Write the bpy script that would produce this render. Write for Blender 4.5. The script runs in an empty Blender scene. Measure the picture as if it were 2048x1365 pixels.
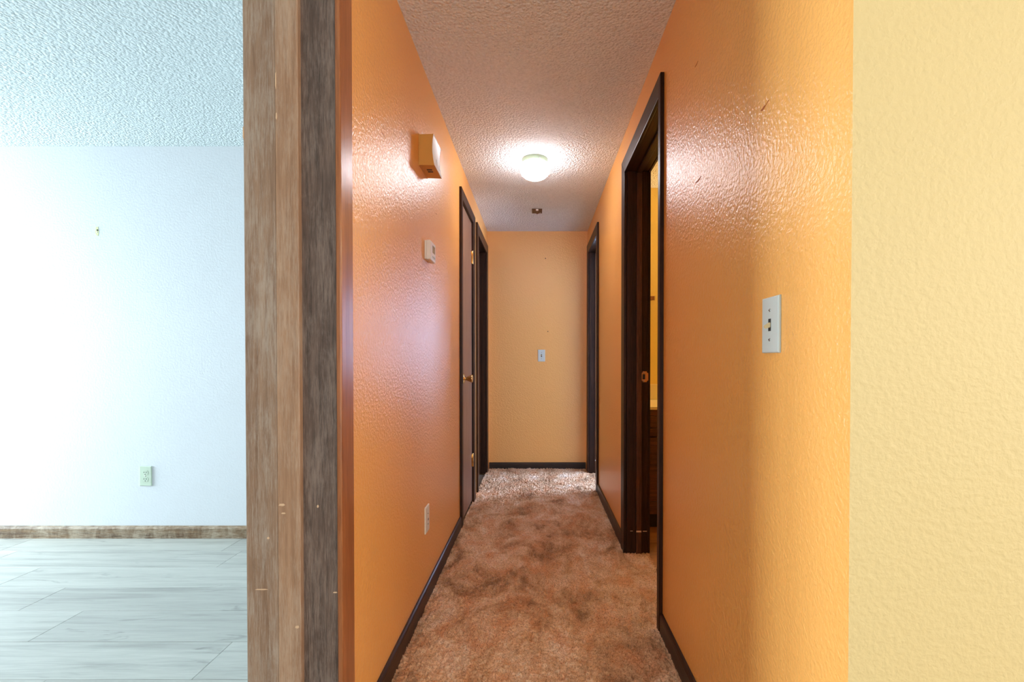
import bpy, bmesh, math, random
import numpy as np
from mathutils import Vector, Matrix

random.seed(7)
S = bpy.context.scene
COL = S.collection

# ------------------------------------------------------------------ camera
H = 2.29                      # ceiling height
cam_d = bpy.data.cameras.new('camera')
cam_d.sensor_width = 36.0
cam_d.lens = 960.0 / 2048.0 * 36.0
cam_d.shift_x = -52.0 / 2048.0
cam_d.shift_y = 51.7 / 2048.0
cam_d.clip_start = 0.02
cam = bpy.data.objects.new('camera', cam_d)
cam.location = (0.0, 0.0, 1.04)
cam.rotation_euler = (math.radians(90 - 0.7), 0, 0)
COL.objects.link(cam)
S.camera = cam

# ------------------------------------------------------------------ view, world, daylight and fill at the windows
S.view_settings.view_transform = 'Standard'
S.view_settings.look = 'None'
S.view_settings.exposure = 0.42
S.view_settings.gamma = 1.0
S.view_settings.use_curve_mapping = False
S.cycles.max_bounces = 14
S.cycles.diffuse_bounces = 10
S.cycles.glossy_bounces = 5
S.cycles.sample_clamp_indirect = 6.0

W = bpy.data.worlds.new('sky')
S.world = W
W.use_nodes = True
W.node_tree.nodes['Background'].inputs[0].default_value = (0.80, 0.92, 1.0, 1)
W.node_tree.nodes['Background'].inputs[1].default_value = 1.2

def area(name, loc, rot, sx, sy, power, color, spread=180):
    l = bpy.data.lights.new(name, 'AREA')
    l.shape = 'RECTANGLE'; l.size = sx; l.size_y = sy
    l.energy = power; l.color = color
    l.spread = math.radians(spread)
    o = bpy.data.objects.new(name, l)
    o.location = loc; o.rotation_euler = rot
    COL.objects.link(o)
    return o

R90 = math.pi / 2
LAMP_STRENGTH = 46.0
LAMP_COLOR = (0.93, 0.93, 1.0)
# dining side patio window in the wall X = -3.6, faces +X
area('daylight_patio', (-5.80, 2.05, 1.25), (0, -R90 * 0.74, 0), 1.9, 1.3, 400, (0.77, 0.91, 1.0))
# living room picture window behind the camera, faces +Y
area('daylight_living', (0.9, -3.46, 1.00), (R90, 0, 0), 2.6, 1.8, 46, (1.0, 0.98, 0.92))
area('fill_living_left', (-5.46, -1.5, 1.35), (0, -R90, 0), 1.5, 2.2, 14, (0.90, 0.96, 1.0))  # added side light, brightens the right hall wall
area('fill_living_right', (3.26, -1.5, 1.35), (0, R90, 0), 1.5, 2.2, 68, (1.0, 0.98, 0.92))  # added unseen side light, lifts the left hall wall
# right bedroom: window in its far wall (faces -Y)
area("daylight_bedroom", (1.75, 7.44, 1.45), (-R90, 0, 0), 1.5, 1.2, 190, (0.46, 0.62, 1.0))
area('daylight_bedroom_side', (3.34, 4.6, 1.45), (0, R90, 0), 1.2, 1.2, 210, (0.50, 0.66, 1.0))

# ------------------------------------------------------------------ materials
def mat(name, base=(0.8, 0.8, 0.8), rough=0.5, metal=0.0, spec=0.5):
    m = bpy.data.materials.new(name); m.use_nodes = True
    b = m.node_tree.nodes['Principled BSDF']
    b.inputs['Base Color'].default_value = (*base, 1)
    b.inputs['Roughness'].default_value = rough
    b.inputs['Metallic'].default_value = metal
    b.inputs['Specular IOR Level'].default_value = spec
    return m

def N(m, t, **kw):
    n = m.node_tree.nodes.new(t)
    for k, v in kw.items():
        if k in n.inputs: n.inputs[k].default_value = v
        else: setattr(n, k, v)
    return n

def L(m, a, b): m.node_tree.links.new(a, b)
def bsdf(m): return m.node_tree.nodes['Principled BSDF']

def coords(m, scale=(1, 1, 1), loc=(0, 0, 0)):
    tc = N(m, 'ShaderNodeTexCoord'); mp = N(m, 'ShaderNodeMapping')
    mp.inputs['Scale'].default_value = scale
    mp.inputs['Location'].default_value = loc
    L(m, tc.outputs['Object'], mp.inputs['Vector'])
    return mp.outputs['Vector']

def ramp(m, fac, stops):
    r = N(m, 'ShaderNodeValToRGB')
    e = r.color_ramp.elements
    while len(e) < len(stops): e.new(0.5)
    for el, (p, c) in zip(e, stops):
        el.position = p
        el.color = (*c, 1) if len(c) == 3 else c
    L(m, fac, r.inputs['Fac'])
    return r.outputs['Color']

def noise(m, vec, scale, detail=3, rough=0.55, dist=0.0):
    n = N(m, 'ShaderNodeTexNoise', Scale=scale, Detail=detail, Roughness=rough, Distortion=dist)
    L(m, vec, n.inputs['Vector'])
    return n.outputs['Fac']

def mixc(m, fac, a, b, mode='MIX'):
    x = N(m, 'ShaderNodeMix', data_type='RGBA', blend_type=mode)
    if isinstance(fac, (int, float)): x.inputs[0].default_value = fac
    else: L(m, fac, x.inputs[0])
    for i, v in ((6, a), (7, b)):
        if isinstance(v, tuple): x.inputs[i].default_value = (*v, 1)
        else: L(m, v, x.inputs[i])
    return x.outputs[2]

def bump(m, height, strength, dist, prev=None):
    b = N(m, 'ShaderNodeBump', Strength=strength, Distance=dist)
    L(m, height, b.inputs['Height'])
    if prev is not None: L(m, prev, b.inputs['Normal'])
    return b.outputs['Normal']

def paint(name, base, rough, spec, knock=0.35, fine=0.2):
    m = mat(name, base, rough, 0, spec)
    v = coords(m)
    k = noise(m, v, 90, 3, 0.5, 0.2)
    kr = ramp(m, k, [(0.36, (0, 0, 0)), (0.66, (1, 1, 1))])
    f = noise(m, v, 170, 2, 0.5)
    n1 = bump(m, f, fine, 0.004)
    n2 = bump(m, kr, knock, 0.0035, n1)
    L(m, n2, bsdf(m).inputs['Normal'])
    c = noise(m, v, 2.2, 2)
    d = tuple(x * 0.95 for x in base)
    L(m, mixc(m, c, d, base), bsdf(m).inputs['Base Color'])
    return m

M = {}
M['orange'] = paint('orange_wall', (0.88, 0.42, 0.10), 0.34, 1.0, 0.25, 0.24)
M['pale_orange'] = paint('pale_yellow_orange_wall', (0.69, 0.52, 0.245), 0.55, 0.3, 0.22, 0.12)  # front wall colour, paler and yellower than the hall walls
M['white_paint'] = paint('white_paint', (0.62, 0.66, 0.68), 0.5, 0.3, 0.10, 0.10)
M['dimmed_white'] = paint('white_paint_dimmed', (0.56, 0.59, 0.62), 0.5, 0.3, 0.10, 0.10)  # white paint darkened in colour to hold down the window light
M['yellow'] = paint('yellow_paint', (0.86, 0.66, 0.19), 0.5, 0.3, 0.1, 0.1)

def popcorn(name, base):
    m = mat(name, base, 0.9, 0, 0.15)
    v = coords(m)
    a = noise(m, v, 95, 4, 0.62, 0.3)
    vo = N(m, 'ShaderNodeTexVoronoi', Scale=85.0); L(m, v, vo.inputs['Vector'])
    h = N(m, 'ShaderNodeMath', operation='SUBTRACT'); L(m, a, h.inputs[0]); L(m, vo.outputs['Distance'], h.inputs[1])
    L(m, bump(m, h.outputs[0], 0.75, 0.011), bsdf(m).inputs['Normal'])
    L(m, ramp(m, a, [(0.3, tuple(x * 0.86 for x in base)), (0.6, base)]), bsdf(m).inputs['Base Color'])
    return m
M['ceiling'] = popcorn('popcorn_ceiling', (0.88, 0.88, 0.87))

def wood(name, dark, light, rough=0.38, spec=0.5, axis=2, scale=1.0, wear=None, wear_amt=0.0, streak=0.5, bmp=0.12):
    m = mat(name, light, rough, 0, spec)
    sc = [38 * scale] * 3; sc[axis] = 1.6 * scale
    v = coords(m, tuple(sc))
    g = noise(m, v, 1.0, 5, 0.6, 0.8)
    sc2 = [210 * scale] * 3; sc2[axis] = 14.0 * scale
    v2 = coords(m, tuple(sc2))
    f = noise(m, v2, 1.0, 3, 0.6, 0.2)
    c1 = ramp(m, g, [(0.30, dark), (0.68, light)])
    c2 = ramp(m, f, [(0.32, tuple(x * (1 - streak) for x in dark)), (0.58, (1, 1, 1))])
    col = mixc(m, streak, c1, c2, 'MULTIPLY')
    if wear:
        w = noise(m, coords(m, (14, 14, 5)), 1.0, 6, 0.7, 0.4)
        wf = noise(m, v2, 1.6, 4, 0.75, 0.0)
        mm = N(m, 'ShaderNodeMath', operation='MULTIPLY'); L(m, w, mm.inputs[0]); L(m, wf, mm.inputs[1])
        wr = ramp(m, mm.outputs[0], [(0.20, (0, 0, 0)), (0.36, (wear_amt,) * 3)])
        col = mixc(m, wr, col, wear)
    L(m, col, bsdf(m).inputs['Base Color'])
    L(m, bump(m, f, bmp, 0.002), bsdf(m).inputs['Normal'])
    return m

M['trim'] = wood('walnut_trim', (0.018, 0.006, 0.003), (0.058, 0.020, 0.008), 0.42, 0.18)
M['trim_red'] = wood('lighter_reddish_stop', (0.055, 0.018, 0.007), (0.15, 0.052, 0.020), 0.40, 0.3)  # door stops in a lighter, redder tone than the other trim
M['trim_y'] = wood('walnut_trim_lengthwise', (0.022, 0.010, 0.006), (0.062, 0.025, 0.012), 0.40, 0.28, axis=1)
M['trim_x'] = wood('walnut_trim_crosswise', (0.018, 0.009, 0.006), (0.05, 0.025, 0.015), 0.45, 0.4, axis=0)
M['worn_board'] = wood('worn_walnut_board', (0.21, 0.118, 0.068), (0.34, 0.215, 0.135), 0.5, 0.5, wear=(0.46, 0.40, 0.33), wear_amt=0.5, streak=0.22)
M['worn_strip'] = wood('worn_walnut_strip', (0.25, 0.128, 0.066), (0.40, 0.23, 0.13), 0.5, 0.5, wear=(0.56, 0.45, 0.34), wear_amt=0.35, streak=0.22)
M['dark_board'] = wood('dark_stained_board', (0.058, 0.032, 0.021), (0.155, 0.100, 0.074), 0.5, 0.45, wear=(0.30, 0.23, 0.19), wear_amt=0.45, streak=0.5)
M['casing_wall_tint'] = wood('walnut_casing_wall_reflection', (0.24, 0.072, 0.020), (0.37, 0.130, 0.040), 0.30, 0.55, streak=0.3)  # reflection of the orange wall put into the wood colour
M['slab'] = wood('door_slab_veneer', (0.24, 0.135, 0.085), (0.36, 0.22, 0.15), 0.40, 0.5, streak=0.3)
M['base_worn'] = wood('worn_baseboard', (0.085, 0.045, 0.018), (0.21, 0.125, 0.06), 0.5, 0.4, axis=0, wear=(0.42, 0.36, 0.27), wear_amt=0.7)
M['cabinet'] = wood('cabinet_walnut', (0.060, 0.020, 0.008), (0.17, 0.058, 0.022), 0.38, 0.5, axis=0)

def plank_mat(name, tint):
    m = mat(name, tint, 0.42, 0, 0.4)
    oi = N(m, 'ShaderNodeObjectInfo')
    tc = N(m, 'ShaderNodeTexCoord')
    off = N(m, 'ShaderNodeVectorMath', operation='SCALE'); off.inputs[0].default_value = (37, 91, 13)
    L(m, oi.outputs['Random'], off.inputs['Scale'])
    def vec(s):
        mp = N(m, 'ShaderNodeMapping'); mp.inputs['Scale'].default_value = s
        L(m, tc.outputs['Object'], mp.inputs['Vector'])
        ad = N(m, 'ShaderNodeVectorMath', operation='ADD'); L(m, mp.outputs[0], ad.inputs[0]); L(m, off.outputs[0], ad.inputs[1])
        return ad.outputs[0]
    g = noise(m, vec((1.5, 26, 24)), 1.0, 5, 0.6, 0.5)
    f = noise(m, vec((9, 220, 50)), 1.0, 3, 0.6, 0.1)
    kn = noise(m, vec((2.6, 11, 5)), 1.0, 4, 0.6, 1.6)
    dk = tuple(x * 0.66 for x in tint)
    c = ramp(m, g, [(0.25, dk), (0.50, tint), (0.8, tuple(min(1, x * 1.14) for x in tint))])
    c2 = ramp(m, f, [(0.3, (0.80, 0.80, 0.80)), (0.6, (1, 1, 1))])
    c = mixc(m, 0.7, c, c2, 'MULTIPLY')
    kr = ramp(m, kn, [(0.62, (0, 0, 0)), (0.73, (0.75, 0.75, 0.75))])
    c = mixc(m, kr, c, tuple(x * 0.40 for x in tint))
    hs = N(m, 'ShaderNodeHueSaturation')
    mr = N(m, 'ShaderNodeMapRange'); mr.inputs['To Min'].default_value = 0.90; mr.inputs['To Max'].default_value = 1.10
    L(m, oi.outputs['Random'], mr.inputs['Value']); L(m, mr.outputs[0], hs.inputs['Value'])
    L(m, c, hs.inputs['Color'])
    L(m, hs.outputs[0], bsdf(m).inputs['Base Color'])
    L(m, bump(m, f, 0.1, 0.001), bsdf(m).inputs['Normal'])
    return m
M['laminate'] = plank_mat('pale_oak_laminate', (0.37, 0.375, 0.34))
M['bath_plank'] = plank_mat('brown_vinyl_plank', (0.50, 0.26, 0.12))
M['subfloor'] = mat('subfloor', (0.25, 0.2, 0.15), 0.9)

def carpet_mat():
    m = mat('mottled_carpet', (0.4, 0.25, 0.15), 0.95, 0, 0.1)
    v = coords(m)
    a = noise(m, coords(m, (5.2, 3.4, 1), (13.1, 4.6, 0)), 1.0, 6, 0.68, 0.5)
    b = noise(m, coords(m, (9, 5, 1)), 1.3, 4, 0.6, 0.4)
    f = noise(m, v, 210, 3, 0.65)
    c = ramp(m, a, [(0.36, (0.33, 0.18, 0.092)), (0.47, (0.63, 0.395, 0.225)), (0.56, (0.78, 0.54, 0.35)), (0.68, (0.85, 0.68, 0.52))])
    r = ramp(m, b, [(0.46, (0, 0, 0)), (0.66, (0.65, 0.65, 0.65))])
    c = mixc(m, r, c, (0.68, 0.32, 0.15))
    c3 = ramp(m, f, [(0.32, (0.36, 0.29, 0.24)), (0.54, (1, 1, 1))])
    c = mixc(m, 0.85, c, c3, 'MULTIPLY')
    L(m, c, bsdf(m).inputs['Base Color'])
    bsdf(m).inputs['Sheen Weight'].default_value = 0.12
    bsdf(m).inputs['Sheen Roughness'].default_value = 0.5
    return m
M['carpet'] = carpet_mat()

M['plate'] = mat('light_switch_plastic', (0.55, 0.60, 0.57), 0.32, 0, 0.5)
M['plate_green'] = mat('outlet_plastic', (0.44, 0.53, 0.43), 0.35, 0, 0.5)
M['plate_cream'] = mat('cream_plastic', (0.78, 0.74, 0.62), 0.4, 0, 0.5)
M['ivory'] = mat('ivory_toggle', (0.72, 0.56, 0.30), 0.4, 0, 0.5)
M['dark'] = mat('dark_slot', (0.012, 0.012, 0.012), 0.6)
M['steel'] = mat('screw_steel', (0.42, 0.42, 0.40), 0.35, 1.0)
M['brass'] = mat('polished_brass', (0.78, 0.55, 0.24), 0.18, 1.0)
M['old_brass'] = mat('old_brass', (0.55, 0.27, 0.12), 0.35, 0.9)
M['chime_tan'] = mat('tan_plastic', (0.62, 0.30, 0.06), 0.5, 0, 0.4)
M['chime_white'] = mat('glossy_white_front', (0.80, 0.82, 0.80), 0.22, 0, 0.5)
M['chime_line'] = mat('grey_printed_line', (0.10, 0.11, 0.12), 0.5)
M['thermo'] = mat('white_thermostat_plastic', (0.80, 0.78, 0.73), 0.4, 0, 0.5)
M['lcd'] = mat('lcd_screen', (0.22, 0.25, 0.22), 0.15, 0, 0.5)
M['lamp_ring'] = mat('pale_green_metal', (0.34, 0.43, 0.31), 0.45, 0.1)
M['bracket'] = mat('brown_metal', (0.075, 0.030, 0.014), 0.4, 0.5)
M['connector'] = mat('white_connector', (0.85, 0.85, 0.85), 0.4)
M['patch'] = mat('bare_plaster_patch', (0.56, 0.60, 0.32), 0.8)
M['scuff'] = mat('rust_scuff', (0.42, 0.12, 0.03), 0.8)
M['nail'] = mat('nail_hole', (0.10, 0.035, 0.01), 0.8)
M['chip'] = mat('bare_wood_chip', (0.62, 0.42, 0.26), 0.7)
M['counter'] = mat('cream_laminate_counter', (0.82, 0.72, 0.38), 0.3, 0, 0.5)
M['ceiling_dimmed'] = popcorn('popcorn_ceiling_dimmed', (0.56, 0.63, 0.64))  # same ceiling, colour darkened and blued to tame the bright daylight
M['bath_ceiling'] = popcorn('bath_ceiling', (0.80, 0.76, 0.60))
M['window_frame'] = mat('window_frame_white', (0.8, 0.8, 0.8), 0.4)
M['bar'] = mat('brown_wood_bar', (0.30, 0.13, 0.06), 0.35)
M['bar_end'] = mat('polished_bar_end', (0.9, 0.85, 0.7), 0.15, 0.9)

def lamp_mat():
    m = bpy.data.materials.new('lit_white_glass'); m.use_nodes = True
    b = bsdf(m)
    b.inputs['Base Color'].default_value = (0.9, 0.9, 0.9, 1)
    b.inputs['Roughness'].default_value = 0.2
    b.inputs['Emission Color'].default_value = (*LAMP_COLOR, 1)
    tc = N(m, 'ShaderNodeTexCoord'); sp = N(m, 'ShaderNodeSeparateXYZ'); L(m, tc.outputs['Object'], sp.inputs[0])
    mr = N(m, 'ShaderNodeMapRange')          # added emission ramp: shoulder dimmed to shrink the ceiling halo
    for k, val in (('From Min', -0.030), ('From Max', -0.085), ('To Min', LAMP_STRENGTH * 0.12), ('To Max', LAMP_STRENGTH)): mr.inputs[k].default_value = val
    L(m, sp.outputs['Z'], mr.inputs['Value']); L(m, mr.outputs[0], b.inputs['Emission Strength'])
    return m
M['lamp_glass'] = lamp_mat()

# ------------------------------------------------------------------ mesh helpers
def new_obj(name, bm, m, parent=None, smooth=False):
    me = bpy.data.meshes.new(name)
    bmesh.ops.recalc_face_normals(bm, faces=bm.faces[:])
    bm.to_mesh(me); bm.free()
    for x in (m if isinstance(m, (list, tuple)) else [m]): me.materials.append(x)
    o = bpy.data.objects.new(name, me)
    COL.objects.link(o)
    if parent is not None: o.parent = parent
    if smooth:
        for p in me.polygons: p.use_smooth = True
    return o

def add_box(bm, x0, x1, y0, y1, z0, z1, mi=0):
    vs = [bm.verts.new((x, y, z)) for x in (x0, x1) for y in (y0, y1) for z in (z0, z1)]
    out = []
    for q in ((0, 1, 3, 2), (4, 6, 7, 5), (0, 4, 5, 1), (2, 3, 7, 6), (0, 2, 6, 4), (1, 5, 7, 3)):
        f = bm.faces.new([vs[i] for i in q]); f.material_index = mi; out.append(f)
    return out

def box(name, b, m, parent=None, bevel=0.0, seg=2):
    bm = bmesh.new(); add_box(bm, *b)
    if bevel:
        bmesh.ops.bevel(bm, geom=bm.edges[:], offset=bevel, segments=seg, affect='EDGES', profile=0.6)
    return new_obj(name, bm, m, parent)

def prism(name, pts, axis, a, b, m, parent=None, bevel=0.0, seg=2):
    """polygon in the plane across AXIS, pushed from A to B along it"""
    bm = bmesh.new()
    def P(p, t):
        if axis == 0: return (t, p[0], p[1])
        if axis == 1: return (p[0], t, p[1])
        return (p[0], p[1], t)
    v0 = [bm.verts.new(P(p, a)) for p in pts]; v1 = [bm.verts.new(P(p, b)) for p in pts]
    n = len(pts)
    bm.faces.new(v0); bm.faces.new(v1[::-1])
    for i in range(n): bm.faces.new((v0[i], v0[(i + 1) % n], v1[(i + 1) % n], v1[i]))
    if bevel:
        bmesh.ops.bevel(bm, geom=bm.edges[:], offset=bevel, segments=seg, affect='EDGES', profile=0.6)
    return new_obj(name, bm, m, parent)

def lathe(name, prof, m, parent=None, seg=32, mtx=None, smooth=True):
    """profile of (radius, height) turned about z"""
    bm = bmesh.new()
    rings = []
    for r, h in prof:
        if r < 1e-6: rings.append([bm.verts.new((0, 0, h))])
        else: rings.append([bm.verts.new((r * math.cos(2 * math.pi * i / seg), r * math.sin(2 * math.pi * i / seg), h)) for i in range(seg)])
    for a, b in zip(rings, rings[1:]):
        for i in range(seg):
            j = (i + 1) % seg
            if len(a) == 1 and len(b) == 1: continue
            if len(a) == 1: bm.faces.new((a[0], b[i], b[j]))
            elif len(b) == 1: bm.faces.new((a[i], b[0], a[j]))
            else: bm.faces.new((a[i], b[i], b[j], a[j]))
    if mtx is not None: bmesh.ops.transform(bm, matrix=mtx, verts=bm.verts[:])
    return new_obj(name, bm, m, parent, smooth)

def empty(name, loc=(0, 0, 0)):
    o = bpy.data.objects.new(name, None); o.empty_display_size = 0.05
    o.location = loc; COL.objects.link(o)
    return o

def tag(o, label=None, cat=None, group=None, kind=None):
    if label: o['label'] = label
    if cat: o['category'] = cat
    if group: o['group'] = group
    if kind: o['kind'] = kind
    return o

def put(o, root):
    """parent O (built in world space) to ROOT keeping its place"""
    o.parent = root
    o.matrix_parent_inverse = Matrix.Translation(-Vector(root.location))
    return o

def wall(name, axis, c0, c1, u0, u1, z0, z1, holes, mats, label=None):
    """wall slab; axis = the axis across its thickness, holes = [(u0,u1,z0,z1)]; mats = (low side, high side, rest)"""
    us = sorted({u0, u1, *[h[0] for h in holes], *[h[1] for h in holes]})
    zs = sorted({z0, z1, *[h[2] for h in holes], *[h[3] for h in holes]})
    us = [u for u in us if u0 <= u <= u1]; zs = [z for z in zs if z0 <= z <= z1]
    def solid(i, j):
        if i < 0 or j < 0 or i >= len(us) - 1 or j >= len(zs) - 1: return False
        u, z = (us[i] + us[i + 1]) / 2, (zs[j] + zs[j + 1]) / 2
        return not any(h[0] < u < h[1] and h[2] < z < h[3] for h in holes)
    bm = bmesh.new(); V = {}
    def vert(c, u, z):
        k = (round(c, 5), round(u, 5), round(z, 5))
        if k not in V: V[k] = bm.verts.new((c, u, z) if axis == 0 else (u, c, z))
        return V[k]
    for i in range(len(us) - 1):
        for j in range(len(zs) - 1):
            if not solid(i, j): continue
            a, b, c, d = us[i], us[i + 1], zs[j], zs[j + 1]
            for cc, mi in ((c0, 0), (c1, 1)):
                f = bm.faces.new([vert(cc, a, c), vert(cc, b, c), vert(cc, b, d), vert(cc, a, d)]); f.material_index = mi
            for (di, dj, e) in ((-1, 0, ((a, c), (a, d))), (1, 0, ((b, c), (b, d))), (0, -1, ((a, c), (b, c))), (0, 1, ((a, d), (b, d)))):
                if not solid(i + di, j + dj):
                    (p, q), (r, s) = e
                    f = bm.faces.new([vert(c0, p, q), vert(c0, r, s), vert(c1, r, s), vert(c1, p, q)]); f.material_index = 2
    o = new_obj(name, bm, list(mats))
    o['kind'] = 'structure'
    if label: o['label'] = label
    return o

XL, XR = -0.488, 0.478        # hall faces
XLo, XRo = -0.600, 0.592      # far faces of those partitions
YE = 4.64                     # hall end
YF = 0.734                    # face of the wall to the right of the hall mouth
YB = 2.81                     # dining back wall
O_, Wt, Y_, T_ = M['orange'], M['white_paint'], M['yellow'], M['trim']

# ------------------------------------------------------------------ large structure
wall_left = wall('wall_left', 0, XLo, XL, 1.19, YE, -0.02, H, [(3.02, 3.55, -0.02, 2.07), (3.83, 4.475, -0.02, 2.06)], (Wt, O_, O_), 'orange hall wall with the closet door')
wall_right = wall('wall_right', 0, XR, XRo, YF + 0.114, YE, -0.02, H, [(1.845, 2.60, -0.02, 2.066), (3.83, 4.475, -0.02, 2.06)], (O_, Y_, O_), 'orange hall wall with the bathroom doorway')
wall_end = wall('wall_end', 1, YE, YE + 0.1, XLo, XRo, -0.02, H, [], (O_, Wt, O_), 'orange wall closing the end of the hall')
wall_front = wall('wall_front', 1, YF, YF + 0.114, XR, 3.2, -0.02, H, [], (M['pale_orange'], Y_, O_), 'pale yellow orange wall facing the living room')
wall_dining = wall('wall_dining', 1, YB, YB + 0.1, -5.5, XLo, -0.02, H, [], (M['dimmed_white'],) * 3, 'white wall of the laminate floored room')
wall_patio = wall('wall_patio', 0, -5.5, -5.4, -3.6, YB, -0.02, H, [(1.35, 2.75, 0.15, 2.10), (-2.6, -0.4, 0.6, 2.1)], (Wt, Wt, Wt))
wall_rear = wall('wall_rear', 1, -3.6, -3.5, -5.5, 3.3, -0.02, H, [(-0.4, 2.2, 0.1, 2.0)], (Wt, Wt, Wt))
wall_side = wall('wall_side', 0, 3.2, 3.3, -3.5, YF + 0.114, -0.02, H, [(-2.6, -0.4, 0.6, 2.1)], (Wt, Wt, Wt))
# bathroom
wall_bath_back = wall('wall_bath_back', 1, 3.48, 3.58, XRo, 2.4, -0.02, H, [], (Y_, Wt, Y_), 'yellow bathroom wall over the vanity')
wall_bath_front = wall('wall_bath_front', 1, 1.0, 1.1, XRo, 2.4, -0.02, H, [], (Y_, Y_, Y_))
wall_bath_side = wall('wall_bath_side', 0, 2.4, 2.5, 1.0, 3.58, -0.02, H, [], (Y_, Y_, Y_))
# bedrooms
wall_bedroom_end = wall('wall_bedroom_end', 1, 7.5, 7.6, XRo, 3.5, -0.02, H, [(1.0, 2.5, 0.85, 2.05)], (Wt, Wt, Wt))
wall_bedroom_side = wall('wall_bedroom_side', 0, 3.4, 3.5, 3.58, 7.5, -0.02, H, [(4.0, 5.2, 0.85, 2.05)], (Wt, Wt, Wt))
wall_bedroom_near = wall('wall_bedroom_near', 1, 3.585, 3.66, 2.4, 3.4, -0.02, H, [], (Wt, Wt, Wt))
wall_bedroom_hall = wall('wall_bedroom_hall', 0, XRo - 0.1, XRo, YE + 0.1, 7.5, -0.02, H, [], (Wt, Wt, Wt))
wall_far_room = wall('wall_far_room', 0, -2.6, -2.5, 2.91, 6.6, -0.02, H, [], (Wt, Wt, Wt))
wall_far_room_end = wall('wall_far_room_end', 1, 6.5, 6.6, -2.5, XLo + 0.1, -0.02, H, [], (Wt, Wt, Wt))
wall_far_room_hall = wall('wall_far_room_hall', 0, XLo, XLo + 0.1, YE + 0.1, 6.5, -0.02, H, [], (Wt, Wt, Wt))
wall_closet = wall('wall_closet', 1, 3.68, 3.74, -2.5, XLo, -0.02, H, [], (Wt, Wt, Wt))

bm = bmesh.new()
for b in ((-0.54, 3.3, -3.6, YF + 0.114), (-0.54, XRo, YF + 0.114, YE + 0.1), (-2.6, -0.54, 2.9, YE + 0.1), (-2.6, XLo + 0.1, YE + 0.1, 6.6), (XRo, 3.5, 3.53, 7.6)):
    add_box(bm, b[0], b[1], b[2], b[3], H, H + 0.08)
ceiling_dining = box('ceiling_dining', (-5.5, -0.5405, -3.6, 2.899, H, H + 0.08), M['ceiling_dimmed'])
tag(ceiling_dining, 'popcorn ceiling of the laminate floored room, darkened and blued against the daylight', kind='structure')
ceiling = tag(new_obj('ceiling', bm, M['ceiling']), 'popcorn textured ceiling', kind='structure')
bm = bmesh.new(); add_box(bm, XRo, 2.5, 1.0, 3.53, H, H + 0.08)
ceiling_bath = tag(new_obj('ceiling_bath', bm, M['bath_ceiling']), 'cream bathroom ceiling', kind='structure')

floor = box('floor', (-5.5, 3.5, -3.6, 7.6, -0.10, -0.022), M['subfloor'])
tag(floor, 'pale laminate plank floor beside the hall', kind='structure')

# laminate planks, rows across Y, running along X
rows = [1.553 - 0.2105 * k for k in range(6, 0, -1)] + [1.553, 1.764, 1.985, 2.19, 2.406, 2.612, YB - 0.001]
seams = {1.553: -1.13, 1.764: -1.889, 1.985: -2.164, 2.19: -2.50, 2.406: -1.62, 2.612: -2.95}
plank_cache = {}
def plank(x0, x1, y0, y1, m, parent, top=0.0, g=0.0008):
    key = (round(x1 - x0, 3), round(y1 - y0, 3), m.name)
    if key not in plank_cache:
        bm = bmesh.new(); add_box(bm, 0, x1 - x0 - g, 0, y1 - y0 - g, -0.02, 0)
        top_e = [e for e in bm.edges if all(abs(v.co.z) < 1e-6 for v in e.verts)]
        bmesh.ops.bevel(bm, geom=top_e, offset=0.0012, segments=1, affect='EDGES')
        bmesh.ops.recalc_face_normals(bm, faces=bm.faces[:])
        me = bpy.data.meshes.new('plank'); bm.to_mesh(me); bm.free(); me.materials.append(m)
        plank_cache[key] = me
    o = bpy.data.objects.new('plank', plank_cache[key])
    o.location = (x0, y0, top); COL.objects.link(o); o.parent = parent
    return o
PL = 1.22
for y0, y1 in zip(rows, rows[1:]):
    s = seams.get(round(y0, 3), -1.2 - random.random() * 1.1)
    xs = [s]
    while xs[-1] - PL > -5.38: xs.append(xs[-1] - PL)
    xs = [-5.395] + xs[::-1]
    while xs[-1] + PL < -0.61: xs.append(xs[-1] + PL)
    xs.append(-0.605 if y0 > 1.1 else -0.49)
    for a, b in zip(xs, xs[1:]):
        if b - a > 0.02: plank(a, b, y0, y1, M['laminate'], floor)

floor_bath = box('floor_bath', (XRo - 0.11, 2.4, 1.1, 3.48, -0.0219, -0.0205), M['subfloor'])
tag(floor_bath, 'brown plank floor of the bathroom', kind='structure')
y = 1.1
while y < 3.47:
    y1 = min(y + 0.15, 3.479)
    o = plank(XRo + 0.002, 1.45, y, y1, M['bath_plank'], floor_bath, -0.004)
    o = plank(1.45, 2.398, y, y1, M['bath_plank'], floor_bath, -0.004)
    y += 0.15

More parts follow.
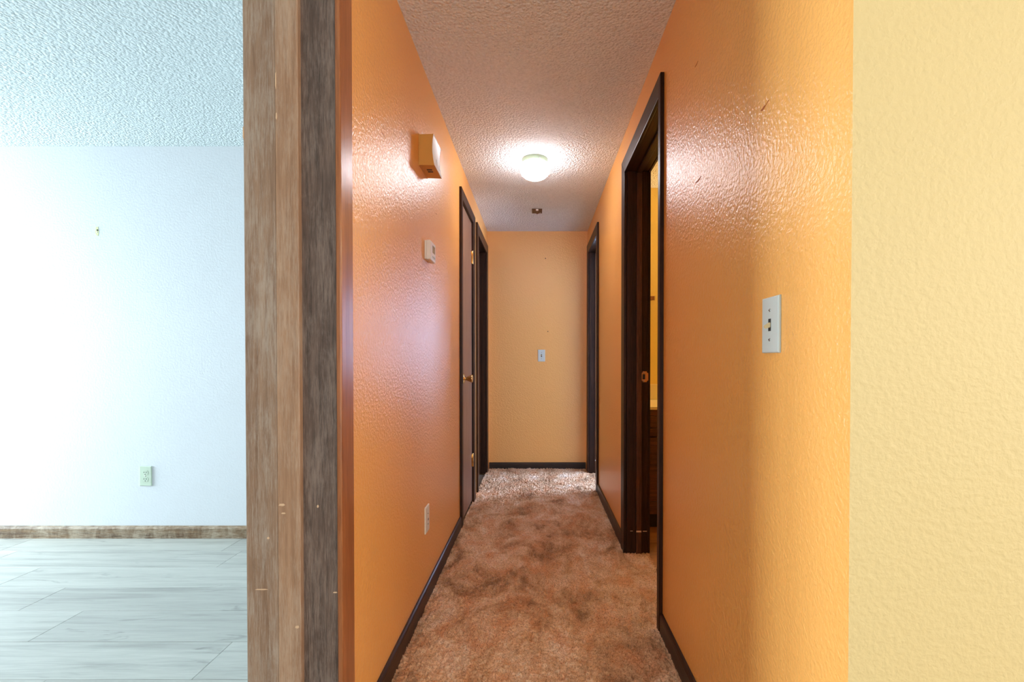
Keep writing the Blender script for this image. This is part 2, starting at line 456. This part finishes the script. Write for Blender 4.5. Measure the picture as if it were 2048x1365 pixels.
# ------------------------------------------------------------------ carpet pile
def carpet():
    rng = np.random.default_rng(3)
    st = 0.0036
    x0, x1, y0, y1 = XL + 0.002, XRo + 0.012, 0.60, YE - 0.002
    nx, ny = int((x1 - x0) / st) + 1, int((y1 - y0) / st) + 1
    X = np.linspace(x0, x1, nx); Yv = np.linspace(y0, y1, ny)
    gx, gy = np.meshgrid(X, Yv)
    def blur(a, k):
        for ax in (0, 1):
            a = (np.roll(a, k, ax) + a + np.roll(a, -k, ax)) / 3
        return a
    n1 = rng.random((ny, nx)); t = blur(n1, 1); t = (t - t.mean()) / t.std()
    n2 = blur(blur(blur(rng.random((ny, nx)), 2), 4), 3); n2 = (n2 - n2.mean()) / n2.std()
    n3 = blur(blur(blur(blur(rng.random((ny, nx)), 9), 14), 20), 7); n3 = (n3 - n3.mean()) / n3.std()
    z = 0.0028 * t + 0.0016 * n2 + 0.0016 * n3 - 0.002
    z = np.clip(z, -0.015, 0.012)
    jx = (rng.random((ny, nx)) - 0.5) * st * 0.8; jy = (rng.random((ny, nx)) - 0.5) * st * 0.8
    inside = (gx <= XR - 0.002)
    for a, b in ((1.862, 2.582), (3.845, 4.46)):
        wob = 0.006 * np.sin(gy * 23) + 0.004 * np.sin(gy * 71 + 1)
        inside |= (gy > a) & (gy < b) & (gx < XRo + 0.004 + wob)
    co = np.stack([gx + jx, gy + jy, z], -1).reshape(-1, 3)
    idx = np.arange(nx * ny).reshape(ny, nx)
    q = np.stack([idx[:-1, :-1], idx[:-1, 1:], idx[1:, 1:], idx[1:, :-1]], -1).reshape(-1, 4)
    ok = inside.reshape(-1)[q].all(1)
    q = q[ok]
    used = np.unique(q); rem = -np.ones(nx * ny, int); rem[used] = np.arange(len(used))
    me = bpy.data.meshes.new('carpet')
    me.from_pydata(co[used].tolist(), [], rem[q].tolist())
    me.materials.append(M['carpet'])
    for p in me.polygons: p.use_smooth = True
    o = bpy.data.objects.new('carpet', me); COL.objects.link(o)
    tag(o, 'mottled rust and beige shag carpet running down the hall floor', 'carpet', kind='stuff')
carpet()

# ------------------------------------------------------------------ the wood-clad wall end between dining side and hall
post = empty('trim_1', (-0.58, 1.17, 0)); tag(post, 'wood clad end of the wall at the hall mouth', kind='structure')
zt = H - 0.001
put(box('board', (-0.702, -0.6265, 1.150, 1.19, 0.0, zt), M['worn_board'], None, 0.002), post)['label'] = 'worn greyish brown flat board'
put(box('board', (-0.6262, -0.571, 1.149, 1.19, 0.0, zt), M['worn_strip'], None, 0.0025), post)['label'] = 'narrower warm brown strip'
put(box('board', (-0.588, -0.4765, 1.164, 1.1895, 0.0, zt), M['dark_board'], None, 0.0015), post)['label'] = 'dark stained recessed jamb board'
put(box('casing', (XL + 0.0002, XL + 0.0135, 1.1592, 1.236, 0.0, zt), M['casing_wall_tint'], None, 0.004, 3), post)['label'] = 'glossy casing on the hall side, reddened by a painted wall reflection'
put(box('backing', (-0.700, -0.6003, 1.190, 1.30, 0.0, zt), M['worn_board']), post)

for px, py, w, h, yy in ((555, 165, 2.5, 34, 1.1485), (556, 235, 3, 14, 1.1485), (490, 268, 2, 26, 1.1495), (562, 1011, 13, 5, 1.1485), (565, 1028, 9, 3, 1.1485), (591, 1258, 8, 6, 1.1485),
                          (520, 1182, 26, 2.5, 1.1495), (678, 1292, 10, 3, 1.1635), (668, 1188, 9, 2.5, 1.1635), (534, 1078, 5, 5, 1.1495), (634, 1014, 4, 6, 1.1635)):
    u, v = (px - 1076) * yy / 960, 1.04 + (722 - py) * yy / 960
    w, h = w * yy / 960 / 2, h * yy / 960 / 2
    put(prism('chip', [(u - w, v - h * 0.6), (u + w * 0.3, v - h), (u + w, v - h * 0.2), (u + w * 0.5, v + h), (u - w * 0.7, v + h * 0.8)], 1, yy - 0.0004, yy + 0.0012, M['chip']), post)

# ------------------------------------------------------------------ door surrounds
def surround(name, side, y0, y1, zh, w, wn, wf, label, stop=True, xface=None):
    """jambs, stops and mitred hall-side casing about an opening Y y0..y1, z 0..zh. side -1 left wall, +1 right wall"""
    root = empty(name, (XL if side < 0 else XR, (y0 + y1) / 2, 0)); tag(root, label, kind='structure')
    xf = XL if side < 0 else XR; xo = XLo if side < 0 else XRo
    s = -side                     # towards the hall
    a, b = xf + s * 0.0002, xf + s * 0.0155
    X0, X1 = min(a, b), max(a, b)
    zt = zh + w
    put(prism('casing_leg', [(y0 - wn, -0.01), (y0, -0.01), (y0, zh), (y0 - wn, zt)], 0, X0, X1, T_, None, 0.0015), root)
    put(prism('casing_leg', [(y1, -0.01), (y1 + wf, -0.01), (y1 + wf, zt), (y1, zh)], 0, X0, X1, T_, None, 0.003), root)
    put(prism('casing_head', [(y0 - wn, zt), (y0, zh), (y1, zh), (y1 + wf, zt)], 0, X0, X1, M['trim_y'], None, 0.003), root)
    jx0, jx1 = min(xf, xo), max(xf, xo)
    g = 0.0148
    put(box('jamb', (jx0 + .0003, jx1 - .0003, y0 - g, y0 + 0.004, -0.012, zh + 0.004), T_, None, 0.0015), root)
    put(box('jamb', (jx0 + .0003, jx1 - .0003, y1 - 0.004, y1 + g, -0.012, zh + 0.004), T_, None, 0.0015), root)
    put(box('jamb_head', (jx0 + .0003, jx1 - .0003, y0 - g, y1 + g, zh + 0.0042, zh + g), M['trim_y'], None, 0.001), root)
    if stop:
        sx = xf + side * 0.050; sx1 = xf + side * 0.078
        sx0, sx1 = min(sx, sx1), max(sx, sx1)
        put(box('stop', (sx0, sx1, y0 + 0.0042, y0 + 0.015, -0.008, zh - 0.008), M['trim_red'], None, 0.0015), root)
        put(box('stop', (sx0, sx1, y1 - 0.015, y1 - 0.0042, -0.008, zh - 0.008), M['trim_red'], None, 0.0015), root)
        put(box('stop_head', (sx0, sx1, y0 + 0.0155, y1 - 0.0155, zh - 0.008, zh + 0.004), M['trim_y'], None, 0.0015), root)
    # far-side casing (room side)
    a, b = xo + side * 0.0002, xo + side * 0.0135
    X0, X1 = min(a, b), max(a, b)
    put(prism('casing_leg', [(y0 - w, -0.01), (y0, -0.01), (y0, zh), (y0 - w, zt)], 0, X0, X1, T_, None, 0.003), root)
    put(prism('casing_leg', [(y1, -0.01), (y1 + w, -0.01), (y1 + w, zt), (y1, zh)], 0, X0, X1, T_, None, 0.003), root)
    put(prism('casing_head', [(y0 - w, zt), (y0, zh), (y1, zh), (y1 + w, zt)], 0, X0, X1, M['trim_y'], None, 0.003), root)
    return root

door_1 = surround('door_1', 1, 1.860, 2.585, 2.052, 0.082, 0.032, 0.088, 'dark walnut doorway of the bathroom')
door_2 = surround('door_2', -1, 3.035, 3.535, 2.055, 0.068, 0.050, 0.105, 'closed closet door on the left hall wall', stop=False)
door_3 = surround('door_3', -1, 3.845, 4.460, 2.045, 0.085, 0.070, 0.105, 'dark open doorway at the end of the hall, opposite the lit one')
door_4 = surround('door_4', 1, 3.845, 4.460, 2.045, 0.085, 0.075, 0.105, 'open doorway at the end of the hall letting in daylight')

# strike plates
def strike(root, x, y, z, side):
    bm = bmesh.new()
    add_box(bm, x - 0.017, x + 0.021, y - 0.0018, y, z - 0.029, z + 0.029)
    bmesh.ops.bevel(bm, geom=[e for e in bm.edges if abs(e.verts[0].co.y - e.verts[1].co.y) > 1e-4], offset=0.008, segments=3, affect='EDGES')
    p = put(new_obj('strike_plate', bm, M['old_brass']), root); p['label'] = 'old brass strike plate'
    h = box('latch_hole', (x - 0.010, x + 0.004, y - 0.0022, y - 0.0019, z - 0.014, z + 0.014), M['dark'])
    h.parent = p
    for dz in (-0.022, 0.022):
        sc = lathe('screw', [(0, 0.001), (0.0035, 0.0008), (0.004, 0)], M['steel'], p, 10, Matrix.Translation((x - 0.003, y - 0.0018, z + dz)) @ Matrix.Rotation(R90, 4, 'X'))
strike(door_1, 0.572, 2.581, 0.955, 1)
strike(door_4, 0.565, 4.456, 0.935, 1)
# bare wood chips low on the bathroom jamb and far jamb
put(box('chip', (0.528, 0.556, 2.5695, 2.5702, 0.118, 0.127), M['chip']), door_1)
put(box('chip', (0.566, 0.588, 2.5803, 2.5808, 0.118, 0.122), M['chip']), door_1)
put(box('chip', (0.498, 0.512, 2.5803, 2.5808, 0.120, 0.123), M['chip']), door_1)
put(box('chip', (0.531, 0.557, 4.4437, 4.4449, 0.112, 0.122), M['connector']), door_4)

# closet slab door
slab = put(box('door_slab', (XL - 0.034, XL + 0.001, 3.0425, 3.5275, 0.012, 2.050), M['slab'], None, 0.002), door_2)
slab['label'] = 'flat veneer door slab with a brass knob'
mk = Matrix.Translation((XL + 0.001, 3.115, 0.925)) @ Matrix.Rotation(R90, 4, 'Y')
kn = lathe('knob', [(0, 0.0), (0.033, 0.0), (0.033, 0.004), (0.028, 0.008), (0.012, 0.009), (0.010, 0.018), (0.0125, 0.026), (0.018, 0.038), (0.0245, 0.053), (0.026, 0.058), (0.024, 0.062), (0.012, 0.064), (0, 0.0643)], M['brass'], None, 36, mk)
put(kn, door_2); kn['label'] = 'flared polished brass door knob'
for z in (1.80, 0.31):
    hg = put(box('hinge', (XL + 0.0012, XL + 0.003, 3.500, 3.5275, z - 0.044, z + 0.044), M['brass']), door_2)
    k = lathe('hinge_pin', [(0, -0.05), (0.005, -0.049), (0.006, -0.045), (0.006, 0.045), (0.005, 0.049), (0, 0.05)], M['brass'], hg, 12, Matrix.Translation((XL + 0.0075, 3.531, z)))

# ------------------------------------------------------------------ baseboards
def baseboard_y(name, side, y0, y1, h=0.066, label=None):
    xf = XL if side < 0 else XR; s = -side; t = 0.0125
    pts = [(xf + s * 0.0003, -0.012), (xf + s * t, -0.012), (xf + s * t, h - 0.014), (xf + s * (t - 0.002), h - 0.006), (xf + s * (t - 0.006), h - 0.001), (xf + s * 0.0003, h)]
    o = prism(name, pts, 1, y0, y1, M['trim_y'])
    tag(o, label, kind='structure'); return o
baseboard_y('baseboard_left', -1, 1.2365, 2.984, 0.069, 'dark brown baseboard under the left hall wall')
baseboard_y('baseboard_right', 1, YF + 0.0, 1.827, 0.072, 'dark brown baseboard in front of the bathroom door')
baseboard_y('baseboard_right_far', 1, 2.674, 3.769, 0.072, 'dark brown baseboard between the two right doorways')
pts = [(YE - 0.0003, -0.012), (YE - 0.0125, -0.012), (YE - 0.0125, 0.044), (YE - 0.010, 0.053), (YE - 0.0003, 0.058)]
tag(prism('baseboard_end', pts, 0, XL + 0.016, XR - 0.016, M['trim_x']), 'dark brown baseboard across the hall end', kind='structure')
pts = [(YB - 0.0003, 0.0), (YB - 0.014, 0.0), (YB - 0.014, 0.056), (YB - 0.010, 0.066), (YB - 0.0003, 0.072)]
tag(prism('baseboard_dining', pts, 0, -5.4, -0.60, M['base_worn']), 'worn brown baseboard under the white wall', kind='structure')
pts = [(YF - 0.0003, -0.012), (YF - 0.0125, -0.012), (YF - 0.0125, 0.058), (YF - 0.008, 0.066), (YF - 0.0003, 0.070)]
tag(prism('baseboard_front', pts, 0, XR - 0.0125, 3.2, M['trim_x']), 'dark brown baseboard under the front wall', kind='structure')

# ------------------------------------------------------------------ windows (outside the picture, they let the daylight in, two are added for fill)
def window(name, axis, c, u0, u1, z0, z1, nm):
    root = empty(name); root['kind'] = 'structure'
    def bx(n, a, b, z_0, z_1):
        bb = (c - 0.03, c + 0.03, a, b, z_0, z_1) if axis == 0 else (a, b, c - 0.03, c + 0.03, z_0, z_1)
        box(n, bb, M['window_frame'], root, 0.003)
    f = 0.05
    bx('frame', u0, u0 + f, z0, z1); bx('frame', u1 - f, u1, z0, z1)
    bx('frame', u0 + f, u1 - f, z0, z0 + f); bx('frame', u0 + f, u1 - f, z1 - f, z1)
    for i in range(1, nm + 1):
        u = u0 + (u1 - u0) * i / (nm + 1)
        bx('mullion', u - 0.03, u + 0.03, z0 + f, z1 - f)
window('window_1', 0, -5.42, 1.35, 2.75, 0.15, 2.10, 1)
window('added_window_5', 0, -5.42, -2.6, -0.4, 0.6, 2.1, 1)  # added opening for the left fill light
window('added_window_6', 0, 3.23, -2.6, -0.4, 0.6, 2.1, 1)  # added opening for the right fill light
window('window_2', 1, -3.53, -0.4, 2.2, 0.1, 2.0, 2)
window('window_3', 1, 7.53, 1.0, 2.5, 0.85, 2.05, 1)
window('window_4', 0, 3.43, 4.0, 5.2, 0.85, 2.05, 1)

# ------------------------------------------------------------------ ceiling light
CLX, CLY = -0.019, 2.99
cl = empty('ceiling_light', (CLX, CLY, H)); tag(cl, 'lit round white glass ceiling light with a pale green metal collar', 'ceiling light')
lathe('collar', [(0.0, -0.0005), (0.079, -0.0005), (0.080, -0.004), (0.0775, -0.008), (0.0775, -0.027), (0.074, -0.029)], M['lamp_ring'], cl, 40)
lathe('glass_shade', [(0.070, -0.0275), (0.080, -0.029), (0.090, -0.036), (0.0955, -0.048), (0.0955, -0.062), (0.091, -0.078), (0.082, -0.094), (0.067, -0.108), (0.047, -0.118), (0.024, -0.1235), (0, -0.125)], M['lamp_glass'], cl, 40)
lathe('finial', [(0, -0.1345), (0.004, -0.133), (0.006, -0.129), (0.007, -0.125), (0.007, -0.1235)], M['lamp_ring'], cl, 14)
for a in (0.9, 3.0, 5.1):
    lathe('screw', [(0, 0.006), (0.004, 0.0055), (0.004, 0)], M['steel'], cl, 10,
          Matrix.Translation((0.0775 * math.cos(a), 0.0775 * math.sin(a), -0.018)) @ Matrix.Rotation(a, 4, 'Z') @ Matrix.Rotation(R90, 4, 'Y'))

# ------------------------------------------------------------------ detector mounting bracket left on the ceiling
br = empty('detector_bracket', (-0.006, 4.0, H)); tag(br, 'brown metal mounting bracket with a white plug left on the ceiling near the hall end', 'bracket')
box('plate', (-0.044, 0.040, -0.055, 0.060, -0.0065, -0.002), M['bracket'], br, 0.0015)
lathe('junction_box', [(0, -0.0003), (0.036, -0.0003), (0.036, -0.002), (0, -0.002)], M['bracket'], br, 24)
prism('tab', [(-0.014, 0.060), (0.014, 0.060), (0.0, 0.083)], 2, -0.006, -0.0024, M['bracket'], br)
box('plug', (-0.011, 0.009, -0.060, -0.034, -0.015, -0.0066), M['connector'], br, 0.002)
lathe('screw', [(0, -0.0095), (0.005, -0.009), (0.0055, -0.0066)], M['steel'], br, 12, Matrix.Translation((0.024, 0.036, 0)))

# ------------------------------------------------------------------ door chime on the left wall
ch = empty('door_chime', (XL, 2.045, 1.905)); tag(ch, 'tan box door chime with a white curved front high on the left wall', 'door chime')
hw, hh = 0.074, 0.064
def chime_profile(off, n=12):
    # front surface bows towards the wall at mid height; (x, z) pairs from top to bottom
    out = []
    for i in range(n + 1):
        t = i / n; z = hh - 2 * hh * t
        out.append((0.0535 + 0.007 * (2 * t - 1) ** 2 + 0.004 * t + off, z))
    return out
pts = [(0.0005, hh - 0.002)] + [(x, z) for x, z in chime_profile(-0.003)] + [(0.0005, -hh + 0.002)]
prism('body', pts, 1, -hw + 0.002, hw - 0.002, M['chime_tan'], ch)
fr = chime_profile(0.0); bk = chime_profile(-0.0028)
prism('front_cover', fr + bk[::-1], 1, -hw, hw, M['chime_tan'], ch)
fr = chime_profile(0.0012); bk = chime_profile(0.0001)
fp = prism('front_panel', fr + bk[::-1], 1, -hw + 0.003, hw - 0.003, M['chime_white'], ch); fp['label'] = 'glossy white front panel'
def line_on_front(pts2, wdt=0.0016):
    bm = bmesh.new()
    for (ya, za), (yb, zb) in zip(pts2, pts2[1:]):
        d = Vector((yb - ya, zb - za)).normalized(); n = Vector((-d.y, d.x)) * wdt / 2
        K = 6; prev = None
        for k in range(K + 1):
            y = ya + (yb - ya) * k / K; z = za + (zb - za) * k / K
            t = (hh - z) / (2 * hh); x = 0.0535 + 0.007 * (2 * t - 1) ** 2 + 0.004 * t + 0.0016
            cur = (bm.verts.new((x, y + n.x, z + n.y)), bm.verts.new((x, y - n.x, z - n.y)))
            if prev: bm.faces.new((prev[0], prev[1], cur[1], cur[0]))
            prev = cur
    r = bmesh.ops.extrude_face_region(bm, geom=bm.faces[:])
    bmesh.ops.translate(bm, vec=(-0.0008, 0, 0), verts=[v for v in r['geom'] if isinstance(v, bmesh.types.BMVert)])
    return bm
e = hw - 0.0045
bmv = line_on_front([(-e, hh - 0.003), (e, hh - 0.003), (e, -hh + 0.003)])
pl = new_obj('outline', bmv, M['chime_line'], fp)
pl = new_obj('chevron_mark', line_on_front([(-0.010, -hh + 0.024), (-0.004, -0.012), (0.034, -hh + 0.026), (0.044, -hh + 0.022), (0.058, -0.016)], 0.0035), M['chime_line'], fp)
for y in (-0.022, -0.001):
    box('sound_slot', (0.022, 0.044, y - 0.006, y + 0.006, -hh + 0.0005, -hh + 0.003), M['dark'], ch)
box('back_plate', (0.0003, 0.004, -hw + 0.001, hw - 0.001, -hh + 0.0, hh - 0.0), M['chime_tan'], ch)

# ------------------------------------------------------------------ thermostat
th = empty('thermostat', (XL, 2.118, 1.520)); tag(th, 'small white thermostat with a grey screen below the door chime', 'thermostat')
def rbox(name, b, m, parent, bevel, seg=3):
    return box(name, b, m, parent, bevel, seg)
box('back_plate', (0.0003, 0.007, -0.050, 0.050, -0.040, 0.040), M['thermo'], th, 0.002)
rbox('cover', (0.0065, 0.027, -0.052, 0.052, -0.042, 0.042), M['thermo'], th, 0.006)
box('screen', (0.0265, 0.0278, -0.014, 0.034, -0.006, 0.026), M['lcd'], th, 0.0005)
for y in (-0.008, 0.012, 0.032):
    box('button', (0.0265, 0.0288, y - 0.006, y + 0.006, -0.028, -0.020), M['plate'], th, 0.0008)

# ------------------------------------------------------------------ wall plates. local frame: x across, z up, +y out of the wall
def plate_mesh(w, h, d):
    bm = bmesh.new(); add_box(bm, -w / 2, w / 2, 0.0003, d, -h / 2, h / 2)
    fe = [ed for ed in bm.edges if all(abs(v.co.y - d) < 1e-6 for v in ed.verts)]
    bmesh.ops.bevel(bm, geom=fe, offset=0.0035, segments=3, affect='EDGES', profile=0.5)
    return bm
def screw_part(root, x, z, d):
    s = lathe('screw', [(0, 0.0012), (0.003, 0.0008), (0.0036, 0)], M['steel'], root, 12, Matrix.Translation((x, d, z)) @ Matrix.Rotation(-R90, 4, 'X'))
    box('screw_slot', (x - 0.0028, x + 0.0028, d + 0.0009, d + 0.0015, z - 0.0006, z + 0.0006), M['dark'], s)
def plate_root(name, loc, rz, label, cat):
    r = empty(name, loc); r.rotation_euler = (0, 0, rz); tag(r, label, cat); return r
def switch(loc, rz, label, tog, m):
    r = plate_root('light_switch', loc, rz, label, 'light switch'); d = 0.006
    new_obj('cover_plate', plate_mesh(0.070, 0.1145, d), m, r)
    screw_part(r, 0, 0.030, d); screw_part(r, 0, -0.030, d)
    box('toggle_slot', (-0.0052, 0.0052, d - 0.001, d + 0.0004, -0.0125, 0.0125), M['dark'], r)
    bm = bmesh.new(); add_box(bm, -0.0042, 0.0042, d - 0.0015, d + 0.0115, -0.0052, 0.0052)
    for v in bm.verts:
        if v.co.y > d: v.co.x *= 0.75; v.co.z *= 0.62
    bmesh.ops.bevel(bm, geom=bm.edges[:], offset=0.0008, segments=2, affect='EDGES')
    bmesh.ops.rotate(bm, cent=(0, d, 0), matrix=Matrix.Rotation(tog, 3, 'X'), verts=bm.verts[:])
    new_obj('toggle', bm, M['ivory'], r)
    return r
# rz turns local +y to the wall normal
switch((XR, 0.979, 1.1135), R90, 'grey white toggle light switch on the right wall before the bathroom door', -0.42, M['plate'])
switch((0.034, YE, 1.092), math.pi, 'small grey light switch on the wall at the hall end', 0.4, M['plate'])

def outlet(loc, rz, label, m):
    r = plate_root('outlet', loc, rz, label, 'outlet'); d = 0.006
    new_obj('cover_plate', plate_mesh(0.071, 0.1155, d), m, r)
    screw_part(r, 0, 0, d)
    for dz in (0.0195, -0.0195):
        bm = bmesh.new()
        n = 28; vs = []
        for i in range(n):
            a = 2 * math.pi * i / n
            vs.append(bm.verts.new((0.0172 * math.cos(a), d - 0.001, dz + max(-0.0135, min(0.0135, 0.0172 * math.sin(a))))))
        f = bm.faces.new(vs)
        rr = bmesh.ops.extrude_face_region(bm, geom=[f])
        bmesh.ops.translate(bm, vec=(0, 0.0022, 0), verts=[v for v in rr['geom'] if isinstance(v, bmesh.types.BMVert)])
        rc = new_obj('receptacle', bm, m, r)
        for sx, hh_ in ((-0.0064, 0.0042), (0.0064, 0.0036)):
            box('slot', (sx - 0.0013, sx + 0.0013, d + 0.0008, d + 0.0016, dz + 0.003 - hh_, dz + 0.003 + hh_), M['dark'], rc)
        lathe('ground_hole', [(0, 0.0016), (0.0028, 0.0016), (0.0028, 0.0008)], M['dark'], rc, 12, Matrix.Translation((0, d, dz - 0.0085)) @ Matrix.Rotation(-R90, 4, 'X'))
    return r
outlet((-2.301, YB, 0.365), math.pi, 'pale green duplex outlet low on the white wall', M['plate_green'])
r = plate_root('wall_jack', (XL, 2.09, 0.350), -R90, 'cream jack plate with a small dark hole low on the left wall', 'wall jack')
new_obj('cover_plate', plate_mesh(0.070, 0.1145, 0.006), M['plate_cream'], r)
box('jack_hole', (-0.014, -0.006, 0.0062, 0.0068, -0.010, 0.0), M['dark'], r)
screw_part(r, -0.004, 0.022, 0.006)
screw_part(r, -0.004, -0.024, 0.006)

# ------------------------------------------------------------------ marks on the walls
hk = empty('wall_anchor', (-2.573, YB, 1.797)); tag(hk, 'screw hole in a yellowish bare patch on the white wall', 'wall anchor')
bm = bmesh.new()
prof = [(-0.006, 0.026), (0.008, 0.026), (0.009, 0.006), (0.011, -0.004), (0.008, -0.026), (0.0, -0.026), (-0.009, -0.012), (-0.010, 0.0), (-0.007, 0.012)]
prism('patch', prof, 1, -0.0012, -0.0002, M['patch'], hk)
lathe('screw_hole', [(0, 0.0022), (0.0045, 0.0018), (0.005, 0)], M['dark'], hk, 12, Matrix.Translation((0.0035, -0.0012, 0.006)) @ Matrix.Rotation(R90, 4, 'X'))
lathe('anchor_hole', [(0, 0.0016), (0.0032, 0.0014), (0.0036, 0)], M['steel'], hk, 12, Matrix.Translation((0.003, -0.0012, -0.006)) @ Matrix.Rotation(R90, 4, 'X'))

def scuff_r(name, y, z, pts, parent, x=XR, s=-1, m='scuff', th=0.0006):
    bm = bmesh.new(); prev = None
    for (dy, dz, w) in pts:
        cur = (bm.verts.new((x + s * th, y + dy, z + dz + w / 2)), bm.verts.new((x + s * th, y + dy, z + dz - w / 2)))
        if prev: bm.faces.new((prev[0], prev[1], cur[1], cur[0]))
        prev = cur
    rr = bmesh.ops.extrude_face_region(bm, geom=bm.faces[:])
    bmesh.ops.translate(bm, vec=(-s * (th + 0.0004), 0, 0), verts=[v for v in rr['geom'] if isinstance(v, bmesh.types.BMVert)])
    return new_obj(name, bm, M[m], parent)
scuff_r('scuff', 1.022, 1.576, [(0.014, 0.0005, 0.002), (0.006, -0.0005, 0.005), (0.0, 0.0005, 0.006), (-0.008, 0.001, 0.002), (-0.022, 0.005, 0.0012)], wall_right)
scuff_r('scuff', 1.44, 1.582, [(0.022, -0.001, 0.0015), (0.008, -0.003, 0.004), (-0.010, -0.003, 0.004), (-0.026, 0.0, 0.0025)], wall_right)
scuff_r('scuff', 1.456, 1.935, [(0.016, 0.0, 0.002), (0.0, -0.001, 0.003), (-0.012, 0.001, 0.0015)], wall_right)
scuff_r('scuff', 1.52, 1.755, [(-0.016, -0.002, 0.0015), (0.0, 0.0, 0.002), (0.02, -0.003, 0.001)], wall_left, XL, 1)
scuff_r('scuff', 2.31, 1.745, [(-0.012, 0.0, 0.0015), (0.01, 0.002, 0.003)], wall_left, XL, 1)
for x, z in ((0.072, 2.03), (0.095, 1.325)):
    o = lathe('nail_hole', [(0, 0.0012), (0.004, 0.001), (0.005, 0.0001)], M['nail'], None, 12, Matrix.Translation((x, YE, z)) @ Matrix.Rotation(R90, 4, 'X'))
    put(o, wall_end)

# ------------------------------------------------------------------ bathroom: vanity, countertop, bar, lamp
va = empty('vanity_cabinet', (0.60, 2.93, 0)); tag(va, 'dark walnut vanity cabinet seen through the bathroom doorway', 'cabinet')
yf = 2.93
def vb(n, b, m=M['cabinet'], bv=0.002, parent=None):
    return put(box(n, b, m, None, bv), va) if parent is None else box(n, b, m, parent, bv)
vb('body', (0.607, 1.62, yf + 0.02, 3.4785, 0.10, 0.742))
vb('toe_kick', (0.607, 1.62, yf + 0.075, yf + 0.09, -0.004, 0.099), M['dark'])
vb('top_rail', (0.607, 1.62, yf, yf + 0.0195, 0.706, 0.742))
for x0, x1 in ((0.612, 0.93), (0.945, 1.27), (1.285, 1.615)):
    vb('drawer_front', (x0, x1, yf - 0.012, yf + 0.0195, 0.632, 0.704))
    vb('moulding', (x0, x1, yf - 0.022, yf + 0.0195, 0.601, 0.631), M['cabinet'], 0.006)
    # framed door: stiles, rails, raised panel
    d = put(box('door', (x0, x1, yf + 0.002, yf + 0.0195, 0.135, 0.572), M['cabinet'], None, 0.001), va)
    for b in ((x0, x0 + 0.045, yf - 0.010, yf + 0.0018, 0.135, 0.572), (x1 - 0.045, x1, yf - 0.010, yf + 0.0018, 0.135, 0.572), (x0 + 0.0455, x1 - 0.0455, yf - 0.010, yf + 0.0018, 0.135, 0.18), (x0 + 0.0455, x1 - 0.0455, yf - 0.010, yf + 0.0018, 0.527, 0.572)):
        f_ = box('door_frame', b, M['cabinet'], None, 0.003); f_.parent = d; f_.matrix_parent_inverse = d.matrix_parent_inverse.copy()
        f_.matrix_parent_inverse = Matrix.Identity(4)
vb('bottom_rail', (0.607, 1.62, yf, yf + 0.0195, 0.10, 0.134))
ct = empty('vanity_countertop', (0.60, 2.92, 0.76)); tag(ct, 'cream countertop with backsplash on the walnut vanity', 'countertop')
put(box('slab', (0.607, 1.64, yf - 0.012, 3.4785, 0.7425, 0.760), M['counter'], None, 0.003), ct)
put(box('backsplash', (0.607, 1.64, 3.455, 3.4785, 0.7602, 0.872), M['counter'], None, 0.003), ct)
tb = empty('towel_bar', (0.80, 3.48, 1.488)); tag(tb, 'short brown bar with a bright end on the yellow bathroom wall', 'towel bar')
box('bar', (-0.16, 0.028, -0.062, -0.040, -0.014, 0.014), M['bar'], tb, 0.002)
box('end_cap', (0.0282, 0.034, -0.064, -0.038, -0.016, 0.016), M['bar_end'], tb, 0.002)
for x in (-0.14, 0.008):
    box('bracket', (x, x + 0.016, -0.0398, -0.0005, -0.010, 0.010), M['bar'], tb, 0.002)
wl = empty('vanity_light', (1.50, 3.48, 1.95)); tag(wl, 'warm globe vanity light on the bathroom wall beyond the door jamb', 'wall light')
box('back_plate', (-0.30, 0.30, -0.03, -0.0005, -0.05, 0.05), M['brass'], wl, 0.004)
gm = mat('warm_globe', (0.9, 0.85, 0.7), 0.3)
bsdf(gm).inputs['Emission Color'].default_value = (1.0, 0.80, 0.52, 1); bsdf(gm).inputs['Emission Strength'].default_value = 62.0
for x in (-0.2, 0.0, 0.2):
    prof = [(0.05 * math.sin(math.pi * i / 14), -0.05 * math.cos(math.pi * i / 14)) for i in range(15)]
    prof[0] = (0, -0.05); prof[-1] = (0, 0.05)
    lathe('globe', prof, gm, wl, 20, Matrix.Translation((x, -0.085, 0)))
